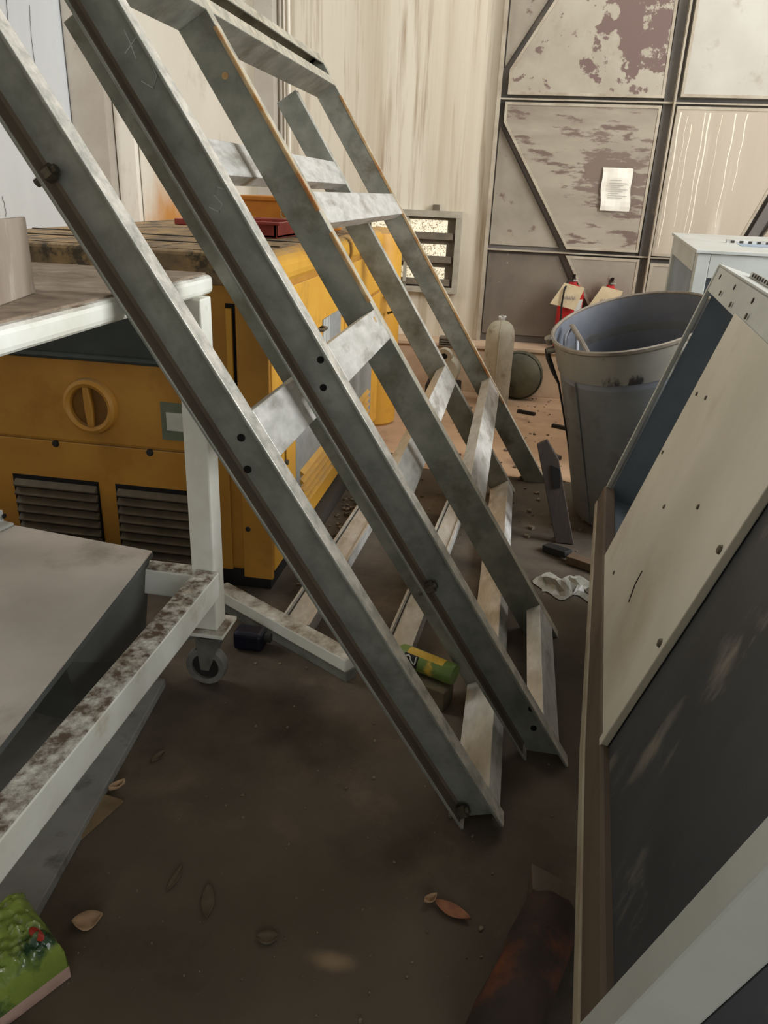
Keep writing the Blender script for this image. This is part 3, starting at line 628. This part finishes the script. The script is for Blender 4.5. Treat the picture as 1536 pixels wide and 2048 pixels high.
def extinguisher(x, y, z0, r, H, label, hose, flip):
    t = thing('fire_extinguisher', (x, y, z0), label, 'fire extinguisher', 'fire extinguishers')
    MB().lathe([(0, 0), (r * .9, 0), (r, .012), (r, H * .80), (r * .93, H * .87), (r * .7, H * .93), (r * .32, H * .965), (r * .3, H), (0, H)], (x, y, z0), n=32).build('cylinder', 'ext_red', t)
    MB().lathe([(0, H), (.018, H), (.018, H + .03), (0, H + .03)], (x, y, z0), n=14).build('valve', 'bolt', t)
    MB().prism([(x - .010, y - .05, z0 + H + .028), (x + .010, y - .05, z0 + H + .028), (x + .010, y + .03, z0 + H + .02), (x - .010, y + .03, z0 + H + .02)],
               [(x - .010, y - .075, z0 + H + .058), (x + .010, y - .075, z0 + H + .058), (x + .010, y + .03, z0 + H + .034), (x - .010, y + .03, z0 + H + .034)]).build('lever', 'black', t)
    MB().tube([(x, y - .03, z0 + H + .01), (x + .03, y - .04, z0 + H + .012)], .007, 8).build('gauge', 'galv_rung', t)
    if hose:
        MB().tube([(x + .0, y - .02, z0 + H + .015), (x - .04, y - .07, z0 + H + .005), (x - .062, y - .125, z0 + H - .05), (x - .068, y - .135, z0 + H - .15), (x - .06, y - .125, z0 + H - .27), (x - .05, y - .11, z0 + H - .36)], .0075, 8).build('hose', 'black', t)
    yl = MB()
    for k in range(6):
        a0, a1 = -1.25 + k * .13, -1.25 + (k + 1) * .13
        P = lambda a_, z: (x + math.cos(a_) * r * 1.006, y + math.sin(a_) * r * 1.006, z0 + z)
        yl.poly([P(a0, .06), P(a1, .06), P(a1, H * .58), P(a0, H * .58)])
    yl.build('yellow_label', 'yellow_label', t)
    yl = MB()
    for k in range(6):
        a0, a1 = -1.25 + k * .13, -1.25 + (k + 1) * .13
        P = lambda a_, z: (x + math.cos(a_) * r * 1.006, y + math.sin(a_) * r * 1.006, z0 + z)
        yl.poly([P(a0, H * .59), P(a1, H * .59), P(a1, H * .76), P(a0, H * .76)])
    yl.build('white_label', 'label_white', t)
    # paper tag hung on the neck
    tx = x - .035
    c4 = [(tx - .115, z0 + H - .150), (tx + .065, z0 + H - .185), (tx + .115, z0 + H - .030), (tx - .03, z0 + H - .002)]
    yy = y - r - .012
    tg = MB().prism([(p, yy - .018 * (q < z0 + H - .1), q) for p, q in c4], [(p, yy + .003 - .018 * (q < z0 + H - .1), q) for p, q in c4]).build('inspection_tag', 'tag_paper', t)
    w_ = MB()
    for k in range(5):
        bx = tx - .028 + k * .019
        w_.tube([(bx, yy - .0195, z0 + H - .115), (bx + .004, yy - .0185, z0 + H - .085), (bx + .010, yy - .0195, z0 + H - .113)], .0017, 4)
    w_.build('handwriting', 'ink_blue', tg)
    return t
extinguisher(.405, 5.94, .366, .090, .485, 'red fire extinguisher with black hose and paper tag, nearer the cylinder', True, 1)
extinguisher(.675, 5.96, .366, .085, .475, 'red fire extinguisher with paper tag, half hidden behind the bucket rim', False, 1)

# ------------------------------------------------------------------ big steel bucket
BA = V((-.279, -.19, 1)).normalized(); BC = V((.498, 3.42, .940)); BR = .334; BLn = .865
BB = BC - BA * BLn; lowest = BB.z - .345 * math.sqrt(max(0, 1 - BA.z ** 2))
BB = BB + V((0, 0, .004 - lowest)) if lowest < .004 else BB
bu = thing('steel_bucket', (BB.x, BB.y, 0), 'large tilted conical steel bucket with a thick rim', 'bucket')
MB().lathe([(0, 0), (.345, 0), (.356, .012), (BR - .010, BLn - .14), (BR - .009, BLn - .13)], BB, tuple(BA), 64).build('shell', 'bucket', bu)
MB().lathe([(BR - .006, BLn - .145), (BR - .003, BLn - .143), (BR, BLn - .012), (BR - .006, BLn - .012)], BB, tuple(BA), 64).build('band', 'bucket_band', bu)
MB().lathe([(BR + .001, BLn - .016), (BR + .008, BLn - .008), (BR + .007, BLn + .003), (BR - .002, BLn + .006), (BR - .010, BLn + .001), (BR - .010, BLn - .016)], BB, tuple(BA), 64).build('rim', 'bucket_rim', bu)
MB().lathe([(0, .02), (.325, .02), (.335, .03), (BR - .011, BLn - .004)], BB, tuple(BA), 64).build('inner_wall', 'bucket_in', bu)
bs_ = BA.cross(V((0, 1, 0))).normalized(); bu_ = BA.cross(bs_)
def BK(ang, r, h): return BB + BA * h + (bs_ * math.cos(ang) + bu_ * math.sin(ang)) * r
import itertools
# angle whose point lies furthest to the left in view
angL = min([i * .05 for i in range(126)], key=lambda t: (BK(t, BR, BLn)).x * 1.0 + .12 * BK(t, BR, BLn).y)
MB().tube([BK(angL, BR - .02, BLn - .05), BK(angL, BR + .035, BLn - .05)], .016, 12).build('lug', 'bucket_rim', bu)
MB().tube([BK(angL + .0, BR + .012, BLn - .02), BK(angL + .02, BR + .02, BLn + .012)], .016, 10).build('rim_lug', 'bucket_rim', bu)
MB().tube([BK(angL, BR + .03, BLn - .04), BK(angL + .02, BR + .03, BLn - .08), BK(angL + .05, BR + .020, BLn - .14), BK(angL + .09, BR + .006, BLn - .20), BK(angL + .10, BR + .006, BLn - .55)], [.010, .012, .010, .005, .003], 8).build('hanging_strap', 'black', bu)
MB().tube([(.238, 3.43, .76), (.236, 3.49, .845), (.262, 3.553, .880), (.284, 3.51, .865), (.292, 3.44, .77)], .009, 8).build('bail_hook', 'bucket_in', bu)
MB().tube([(.262, 3.553, .884), (.30, 3.42, .842), (.336, 3.30, .795)], .011, 8).build('bail_arm', 'bucket_rim', bu)
MB().tube([BK(angL + .55, BR - .004, BLn - .15), BK(angL + .55, .357, .02)], .003, 6).build('weld_seam', 'bucket', bu)
MB().tube([BK(angL + 1.95, BR + .002, BLn - .07), BK(angL + 2.0, BR + .03, BLn - .05), BK(angL + 2.06, BR + .002, BLn - .06)], .009, 8).build('lug_loop', 'bucket_rim', bu)

# plank leaning beside the bucket, small boards
pk = thing('leaning_plank', (.30, 3.2, 0), 'dark board leaning beside the steel bucket', 'plank')
MB().prism([(.155, 3.16, .44), (.195, 3.16, .465), (.252, 3.16, .385), (.365, 3.16, .003), (.285, 3.16, .003)],
           [(.155, 3.19, .44), (.195, 3.19, .465), (.252, 3.19, .385), (.365, 3.19, .003), (.285, 3.19, .003)]).build('board', 'wood_dark', pk, bevel=.003)
MB().prism([(.225, 3.155, .36), (.262, 3.155, .345), (.272, 3.155, .26), (.245, 3.155, .255)], [(.225, 3.195, .36), (.262, 3.195, .345), (.272, 3.195, .26), (.245, 3.195, .255)]).build('cleat', 'black', pk)
bb = MB().bar((.33, 2.98, .02), (.47, 2.90, .02), .05, .035).build('board_offcut', 'wood', org=(.4, 2.94, .002), bevel=.003)
tag(bb, 'short pale board end on the floor in front of the bucket', 'board')
bb = MB().bar((.24, 3.08, .015), (.33, 3.0, .03), .05, .028).build('board_offcut', 'black', org=(.28, 3.04, .002), bevel=.003)
tag(bb, 'short black board end on the floor in front of the bucket', 'board')

# ------------------------------------------------------------------ leaning machine casing at the right
MA = V((.385, 2.662, .40)); mb_ = V((.107, .994, 0)); md = V((.248, -.156, .956)); mn = V((.959, -.104, -.265))
def P3(b, d, n): return MA + mb_ * b + md * d + mn * n
ms = thing('machine_casing', (.45, 1.7, 0), 'tilted machine casing with a cream side plate and black lower panel', 'machine')
st3 = [(.075, -.050, .042), (-.70, -.042, .054), (-1.38, -.027, .074), (-2.04, .022, .112)]   # (along, lower, upper)
for nm, m, lo_, hi_, v0, v1, bv in (('base_rail', 'rail_brown', .22, 1.0, -.010, .03, .006), ('rail_lip', 'rail_edge', 0.0, .24, -.012, .012, .003)):
    g = MB(); rings = []
    for b, l, u in st3:
        i0 = len(g.v); rings.append(i0)
        g.v += [P3(b, l + (u - l) * lo_, v0), P3(b, l + (u - l) * hi_, v0), P3(b, l + (u - l) * hi_, v1), P3(b, l + (u - l) * lo_, v1)]
    for a0, a1 in zip(rings, rings[1:]):
        for k in range(4): g.f.append((a0 + k, a0 + (k + 1) % 4, a1 + (k + 1) % 4, a1 + k))
    g.f.append((rings[0] + 3, rings[0] + 2, rings[0] + 1, rings[0])); g.f.append(tuple(rings[-1] + k for k in range(4)))
    g.build(nm, m, ms, bevel=bv)
MB().hexa(P3, .060, .078, .0, .872, -.004, .012).build('far_post', 'machine_paint', ms, bevel=.003)
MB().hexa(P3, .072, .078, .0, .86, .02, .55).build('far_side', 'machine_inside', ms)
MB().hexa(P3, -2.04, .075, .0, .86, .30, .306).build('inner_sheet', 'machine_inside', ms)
MB().hexa(P3, -2.02, .09, .790, .872, .0, .008).build('top_member', 'machine_paint', ms, bevel=.002)
tp = MB().hexa(P3, -2.02, .092, .866, .874, .0, .55).build('top_sheet', 'machine_paint', ms)
for b in (-.05, -.36, -.66, -.95): MB().lathe([(0, .002), (.007, .002), (.007, 0)], P3(b, .845, -.0002), tuple(-mn), 8).build('slot', 'gap', ms)
for b, d in ((-.22, .812), (-.45, .808), (-.70, .812)): MB().lathe([(0, .003), (.007, .003), (.007, 0)], P3(b, d, -.004), tuple(-mn), 10).build('screw', 'bolt', ms)
pstr = MB().hexa(P3, -1.2, -.18, .874, .878, .05, .058).hexa(P3, -1.2, -.18, .874, .890, .050, .053)
pstr.build('perforated_angle', 'galv_rung', tp)
hs = MB()
for k in range(26): hs.hexa(P3, -.22 - k * .038, -.235 - k * .038, .8785, .888, .048, .0502)
hs.build('perforation', 'gap', tp)
cp = MB().hexa(P3, -1.425, -.56, .030, .80, -.005, -.0005).build('cream_plate', 'machine_cream', ms, bevel=.0015)
for b, d in ((-.98, .05), (-.93, .39), (-.60, .42), (-.63, .60), (-.75, .62), (-1.18, .50), (-.80, .12)):
    MB().lathe([(0, .003), (.005, .003), (.006, 0)], P3(b, d, -.005), tuple(-mn), 10).build('screw', 'bolt', cp)
MB().tube([P3(-1.09, .20, -.006), P3(-1.06, .235, -.006), P3(-1.055, .27, -.006)], .0014, 5).build('scratch', 'gap', cp)
MB().hexa(P3, -1.437, -1.425, .05, .83, -.002, .004).build('seam_gap', 'gap', ms)
MB().hexa(P3, -1.462, -1.437, .065, .83, -.010, .004).build('seam_strip', 'machine_cream', ms, bevel=.002)
for d in (.325, .53, .73): MB().lathe([(0, .005), (.007, .005), (.009, 0)], P3(-1.440, d, -.009), tuple(-mn), 10).build('bolt', 'bolt', ms)
MB().hexa(P3, -1.99, -1.455, .03, .84, .006, .012).build('black_panel', 'machine_dark', ms)
MB().hexa(P3, -2.035, -1.985, -.02, .86, -.012, .056).build('near_post', 'machine_paint', ms, bevel=.004)
MB().hexa(P3, -2.0355, -2.03, -.02, .86, .056, .55).build('near_side', 'machine_dark', ms)
for b in (-.45, -1.75): MB().box(P3(b, 0, .42).x - .06, P3(b, 0, .42).x + .06, P3(b, 0, .42).y - .05, P3(b, 0, .42).y + .05, .002, P3(b, -.04, .42).z + .03).build('foot', 'rail_brown', ms)
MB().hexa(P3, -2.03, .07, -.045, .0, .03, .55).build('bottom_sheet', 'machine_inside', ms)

# upright cabinet frame behind the bucket
cf = thing('cabinet_frame', (1.3, 4.5, 0), 'pale grey upright cabinet frame with a slotted top behind the bucket', 'cabinet')
xa, ya, za = .832, 4.02, 1.205                         # near left top corner
xb, yb, zb_ = .865, 4.90, 1.247
def CF(u, v, z): return V((xa + (xb - xa) * v + u, ya + (yb - ya) * v, 0)) + V((0, 0, z + .042 * v if z > .9 else z))
for u0, v0 in ((0, 0), (1.25, 0), (0, .94), (1.25, .94)):
    MB().hexa(CF, u0, u0 + .06, v0, v0 + .06, .002, 1.189).build('post', 'machine_paint', cf, bevel=.003)
MB().hexa(CF, .061, 1.249, 0, .03, 1.08, 1.189).build('rail', 'machine_paint', cf, bevel=.002)
MB().hexa(CF, -.004, .02, .061, .939, 1.10, 1.189).build('rail', 'machine_paint', cf, bevel=.002)
tps = MB().hexa(CF, -.01, 1.32, -.01, 1.01, 1.19, 1.205).build('top_sheet', 'machine_paint', cf, bevel=.002)
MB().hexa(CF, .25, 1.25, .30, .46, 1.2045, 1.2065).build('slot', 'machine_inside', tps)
MB().hexa(CF, .20, 1.28, .46, .49, 1.205, 1.222).build('perforated_angle', 'galv_rung', tps)
hs = MB()
for k in range(24): hs.hexa(CF, .22 + k * .043, .238 + k * .043, .458, .4605, 1.208, 1.219)
hs.build('perforation', 'gap', tps)
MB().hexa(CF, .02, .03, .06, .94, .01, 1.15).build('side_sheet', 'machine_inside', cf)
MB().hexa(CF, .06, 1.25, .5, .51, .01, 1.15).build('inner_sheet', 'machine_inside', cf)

# ------------------------------------------------------------------ floor litter
lg = thing('charred_log', (.13, 1.02, 0), 'charred rounded log lying on the floor at the lower right', 'log')
p0, p1 = V((.205, 1.18, .062)), V((.085, .865, .060)); pts = [p0.lerp(p1, t) for t in (0, .03, .25, .5, .75, .97, 1)]
lm = MB().tube(pts, [.050, .056, .060, .057, .060, .056, .050], 18)
for v in lm.v: v += V((random.uniform(-.003, .003), random.uniform(-.003, .003), random.uniform(-.003, .003)))
lm.build('trunk', 'char_wood', lg)
tb = MB().prism([(.158, 1.285, .004), (.262, 1.235, .004), (.258, 1.17, .004), (.160, 1.215, .004)], [(.158, 1.285, .075), (.262, 1.235, .075), (.258, 1.17, .075), (.160, 1.215, .075)]).build('timber_offcut', 'rail_brown', org=(.21, 1.23, .004), bevel=.004)
tag(tb, 'brown timber offcut on the floor against the machine rail', 'timber')
def leaf(name, x, y, ang, L, w, curl, m, label, z=.004, tip=0):
    g = MB(); n = 8
    ca_, sa_ = math.cos(ang), math.sin(ang)
    def Q(t, s): 
        hw = w * math.sin(math.pi * min(1, t * 1.02)) ** .8
        lx = (t - .5) * L; ly = s * hw
        return (x + lx * ca_ - ly * sa_, y + lx * sa_ + ly * ca_, z + curl * (abs(s) ** 2) + tip * (t - .5) ** 2)
    for i in range(n):
        for s0, s1 in ((-1, -.5), (-.5, 0), (0, .5), (.5, 1)):
            g.poly([Q(i / n, s0), Q((i + 1) / n, s0), Q((i + 1) / n, s1), Q(i / n, s1)])
    g.smooth = True
    o = g.build(name, m, org=(x, y, z))
    s = o.modifiers.new('solid', 'SOLIDIFY'); s.thickness = .0012; s.offset = 1
    return tag(o, label, 'leaf', 'dry leaves on the floor')
leaf('dry_leaf', .0, 1.188, -.38, .085, .016, .005, 'leaf_dry', 'reddish brown pointed leaf on the floor in front of the log', tip=.02)
leaf('dry_leaf', -.048, 1.203, .7, .030, .009, .010, 'leaf_pale', 'tiny pale curled leaf touching the reddish brown leaf', tip=.03)
leaf('dry_leaf', -.728, 1.012, .5, .058, .024, .007, 'leaf_pale', 'pale tan curled leaf beside the green packet', tip=.04)
leaf('dry_leaf', -1.03, 1.47, .3, .075, .020, .010, 'leaf_grey', 'grey leaf on the metal sheet below the grey box', z=.032, tip=.01)
leaf('dry_leaf', -.80, 1.50, 1.2, .045, .010, .008, 'leaf_grey', 'narrow grey leaf on the floor right of the cardboard strip', tip=.01)
leaf('dry_leaf', -.845, 1.365, .9, .040, .010, .014, 'leaf_pale', 'small pale leaf at the top of the cardboard strip', z=.014, tip=.02)
leaf('dry_leaf', -.36, 1.05, .2, .045, .016, .005, 'leaf_grey', 'dull brown leaf on the floor left of the sandy patch', tip=.01)
leaf('dry_leaf', -.51, 1.11, 1.9, .085, .014, .004, 'leaf_grey', 'flat trodden leaf on the floor below the table rail', tip=.004)
leaf('dry_leaf', -.60, 1.15, 1.5, .07, .008, .004, 'leaf_grey', 'thin trodden stalk on the floor below the table rail', tip=.004)
# crushed plastic near the bucket
pb = MB(); nx_, ny_ = 12, 8; rr = random.Random(3)
hz = {(i, j): rr.uniform(0, .045) * math.sin(math.pi * i / nx_) * math.sin(math.pi * j / ny_) + .004 for i in range(nx_ + 1) for j in range(ny_ + 1)}
PBp = lambda i, j: (.20 + .20 * i / nx_ + .02 * math.sin(j), 2.66 + .17 * j / ny_ + .03 * math.sin(i * .9), hz[i, j])
for i in range(nx_):
    for j in range(ny_): pb.poly([PBp(i, j), PBp(i + 1, j), PBp(i + 1, j + 1), PBp(i, j + 1)])
tag(pb.build('crumpled_plastic', 'plastic_bag', org=(.3, 2.75, .004)), 'crumpled clear plastic on the floor in front of the bucket', 'plastic')
# green packet
gp = thing('green_packet', (-.80, .90, 0), 'glossy green and pink plastic packet on the floor at lower left', 'packet')
nx_, ny_ = 44, 40; rr = random.Random(5)
def GPp(i, j, zt):
    u, v = i / nx_, j / ny_
    c00, c10, c11, c01 = V((-.98, .85, 0)), V((-.765, .785, 0)), V((-.70, .90, 0)), V((-.845, 1.0, 0))
    p = (c00 * (1 - u) + c10 * u) * (1 - v) + (c01 * (1 - u) + c11 * u) * v
    e = min(u, 1 - u, v, 1 - v); k = min(1, e / .16); k = math.sqrt(max(0, 1 - (1 - k) ** 2))
    return p + V((0, 0, .03 + zt * k))
from mathutils import noise as mnoise
hz = {(i, j): .070 + .016 * abs(mnoise.noise((i * .13, j * .17, 1.0))) + .010 * abs(mnoise.noise((i * .31 + j * .1, j * .22, 4.0))) for i in range(nx_ + 1) for j in range(ny_ + 1)}
g = MB()
for i in range(nx_):
    for j in range(ny_): g.poly([GPp(i, j, hz[i, j]), GPp(i + 1, j, hz[i + 1, j]), GPp(i + 1, j + 1, hz[i + 1, j + 1]), GPp(i, j + 1, hz[i, j + 1])])
g.smooth = True
o = g.build('wrapper', 'packet_green', gp)
g = MB(); brd = [(i, 0) for i in range(nx_)] + [(nx_, j) for j in range(ny_)] + [(i, ny_) for i in range(nx_, 0, -1)] + [(0, j) for j in range(ny_, 0, -1)]
bp = [GPp(i, j, 0) for i, j in brd]
for k in range(len(bp)):
    a_, b_ = bp[k], bp[(k + 1) % len(bp)]; g.poly([a_ + V((0, 0, .002)), b_ + V((0, 0, .002)), V((b_.x, b_.y, .002)), V((a_.x, a_.y, .002))])
g.build('side', 'packet_pink', gp)
c_ = V((-.752, .895, .112)); g = MB()
for k in range(10):
    t0, t1_ = 2 * math.pi * k / 10, 2 * math.pi * (k + 1) / 10
    g.poly([c_ + V((.020 * math.cos(t0) , .010 * math.sin(t0) - .008 * math.cos(t0), -.003)), c_ + V((.020 * math.cos(t1_), .010 * math.sin(t1_) - .008 * math.cos(t1_), -.003)), c_ + V((0, 0, .002))])
g.build('red_mark', 'packet_red', gp)
pp_ = MB(); q = [(-.83, .70), (-.70, .70), (-.665, .765), (-.70, .785), (-.80, .755)]
pp_.prism([(x, y, .003) for x, y in q], [(x + rr.uniform(-.01, .01), y, .010 + rr.uniform(0, .015)) for x, y in q])
tag(pp_.build('plastic_scrap', 'pale_plastic', org=(-.74, .74, .003)), 'pale greenish plastic scrap in front of the green packet', 'scrap')
# fine grit: countless chips
g = MB(); rr = random.Random(11)
def gritp(x, y, r):
    n = rr.choice((3, 4, 5)); a0 = rr.uniform(0, 6)
    lo_ = [(x + r * math.cos(a0 + 6.283 * k / n) * rr.uniform(.6, 1.2), y + r * math.sin(a0 + 6.283 * k / n) * rr.uniform(.6, 1.2), .001) for k in range(n)]
    g.prism(lo_, [(p[0], p[1], r * rr.uniform(.3, .9) + .002) for p in lo_])
for k in range(220): gritp(rr.uniform(-.75, .25), rr.uniform(.75, 2.2), rr.choice((.001, .0012, .0015, .002, .0025)))
for k in range(26): gritp(rr.uniform(-.70, .20), rr.uniform(.85, 2.0), rr.uniform(.003, .006))
for k in range(160): gritp(rr.uniform(-.4, .45), rr.uniform(3.0, 5.8), rr.choice((.005, .008, .01, .015)))
for k in range(140): gritp(rr.uniform(-.72, -.60), rr.uniform(2.5, 4.2), rr.choice((.006, .01, .014)))
go = g.build('floor_grit', 'chip'); go['kind'] = 'stuff'; go['label'] = 'fine pale grit and chips scattered over the dirty floor'; go['category'] = 'grit'
for (x0, y0, x1, y1, w, m, lab_) in ((.33, 5.05, .46, 4.98, .03, 'black', 'black stick on the sunlit floor beside the bucket'), (.10, 5.35, .22, 5.30, .025, 'black', 'dark stick on the sunlit floor below the round tank'),
                             (.27, 4.45, .35, 4.35, .035, 'wood_dark', 'small brown stick on the sunlit floor left of the bucket')):
    o = MB().bar((x0, y0, .014), (x1, y1, .014), w, .022).build('stick', m, org=(x0, y0, .003), bevel=.003); tag(o, lab_, 'stick')
